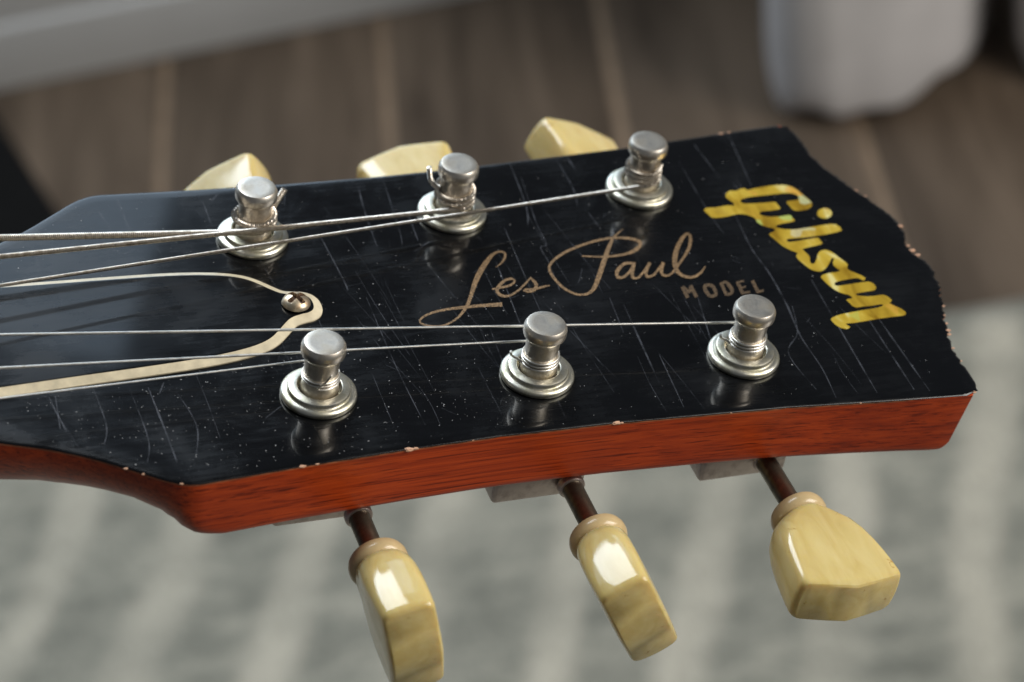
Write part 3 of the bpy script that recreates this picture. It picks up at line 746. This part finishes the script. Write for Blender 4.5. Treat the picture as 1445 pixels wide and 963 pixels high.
house_data = box_data(-9.5, 8.0, -11.2, 11.2, -7.4, 0.0, 0.9)
cache = {}
def part(name, key, data, mat, parent, loc=(0, 0, 0), rot=(0, 0, 0), smooth=35):
    if key not in cache:
        o = mesh(name, *data, mat, parent, smooth); cache[key] = o.data
    else: o = link(name, cache[key], parent)
    o.location = tuple(c*MM for c in loc); o.rotation_euler = rot
    return o
BUTTON_ANGLE = {(-1, 0): 78, (-1, 1): 62, (-1, 2): 4, (1, 0): -36, (1, 1): -12, (1, 2): 24}
collar_prof = [(2.6, -1.75), (4.4, -1.7), (5.0, -1.35), (5.25, -0.6), (5.25, 0.3), (5.0, 1.0), (4.5, 1.45), (4.0, 1.6)]
sleeve_prof = [(2.5, -0.5), (2.5, 0.6), (2.3, 0.9), (2.0, 1.0)]
for s in (-1, 1):
    for i, (px, py) in enumerate(POSTS):
        h = part('tuning_machine', 'house', house_data, M_house, guitar, (px, s*(py-0.4), -12.55))
        oy = -s*(py-0.4)  # offset back to the guitar frame, y
        def loc(x, y, z): return (x-px, y-s*(py-0.4), z+12.55)
        part('post', 'post', lathe_data(post_prof, 40), M_nickel, h, loc(px, s*py, 0), (0, 0, random.uniform(0, 6)))
        part('bushing', 'bush', lathe_data(bush_prof, 48), M_bush, h, loc(px, s*py, 0), (0, 0, random.uniform(0, 6)))
        sx = px+(4.8, 4.8, 3.4)[i]; zr = -16.6 if s < 0 else -18.0
        turn = (R(90), 0, 0) if s < 0 else (R(-90), 0, 0)
        part('shaft', 'shaft', lathe_data([(1.95, 0), (1.95, 17)], 24), M_shaft, h, loc(sx, s*34.5, zr), turn)
        part('shaft_sleeve', 'sleeve', lathe_data(sleeve_prof, 28), M_house, h, loc(sx, s*36.0, zr), turn)
        part('collar', 'collar', lathe_data(collar_prof, 36), M_collar, h, loc(sx, s*((48.4+1.74*i if s < 0 else (42.0, 43.9, 47.2)[i])), zr), turn)
        a = R(BUTTON_ANGLE[(s, i)])
        b = part('button', 'button', button_data(), M_button, h, loc(sx, s*((49.7+1.74*i if s < 0 else (43.3, 45.2, 48.5)[i])), zr), (0, 0, 0), 28)
        b.rotation_euler = Matrix.Rotation(a, 3, 'Y').to_euler() if s > 0 else (Matrix.Rotation(a, 3, 'Y') @ Matrix.Rotation(math.pi, 3, 'Z')).to_euler()

# ---- strings
def make_string(idx, s, pi_, rad, zc, wraps, tail, pitch, rise):
    px, py = POSTS[pi_]; py *= s
    ny, nz = NUT[idx]
    rw = 2.95+rad
    end = (px, py-s*rw, zc)
    # behind the nut, along the neck
    P = [(-255, ny*1.22, nz+(-255+68)*NECK+1.6), (-66.3, ny, nz)]
    P.append(end)
    st = -90 if s > 0 else 90
    nst = int(wraps*28)
    for k in range(1, nst+1):
        a = R(st+s*360*k/28); z = zc+k/28*rise
        rr_ = interp([(z_, r_) for r_, z_ in post_prof[1:10]], z)+rad*0.98
        P.append((px+rr_*math.cos(a), py+rr_*math.sin(a), z))
    last = Vector(P[-1]); prev = Vector(P[-2]); dr = (last-prev).normalized()
    T = [tuple(last)]
    for (t_, o_, u_) in tail:   # along the tangent, outward from the post, up
        ow = (Vector((last.x-px, last.y-py, 0))).normalized()
        T.append(tuple(last+Vector((dr.x, dr.y, 0)).normalized()*t_+ow*o_+Vector((0, 0, u_))))
    P += catmull(T, 5)[1:]
    main = P[1:]
    if pitch:
        Q = resample(main, pitch/4)
        Q = [Vector(P[0])]+Q
        f = lambda i: rad*(0.94+0.13*math.sin(i*math.pi/2+0.4))
        V, F = tube_data(Q, f, 9)
    else:
        Q = [Vector(P[0])]+resample(main, 0.35)
        V, F = tube_data(Q, rad, 9)
    return mesh('string', V, F, M_wound if pitch else M_steel, guitar, 60)
STRINGS = [
 (0, 1, 0, 0.66, 4.3, 1.30, [(0.5, 0.9, 0.8), (0.8, 2.2, 2.4), (0.9, 2.7, 3.1)], 0.36, 1.3),
 (1, 1, 1, 0.50, 3.6, 2.77, [(0.0, 0.8, 0.6), (0.0, 1.9, 2.2), (0.0, 2.5, 5.0)], 0.27, 1.08),
 (2, 1, 2, 0.36, 3.6, 3.06, [(0.5, 0.1, 0.7), (1.2, 0.3, 2.4)], 0.20, 0.85),
 (3, -1, 2, 0.25, 5.5, 2.78, [(0.3, 0.9, 0.7), (0.3, 2.0, 1.3), (0.0, 2.4, 2.3)], 0, -0.66),
 (4, -1, 1, 0.23, 5.4, 2.78, [(0.3, 0.9, 0.7), (0.4, 2.0, 1.5), (0.2, 2.4, 2.6)], 0, -0.66),
 (5, -1, 0, 0.19, 5.4, 2.58, [(-0.4, 0.3, 0.9), (-1.5, 0.7, 2.5), (-2.3, 1.1, 4.4)], 0, -0.62)]
for st_ in STRINGS: make_string(*st_)
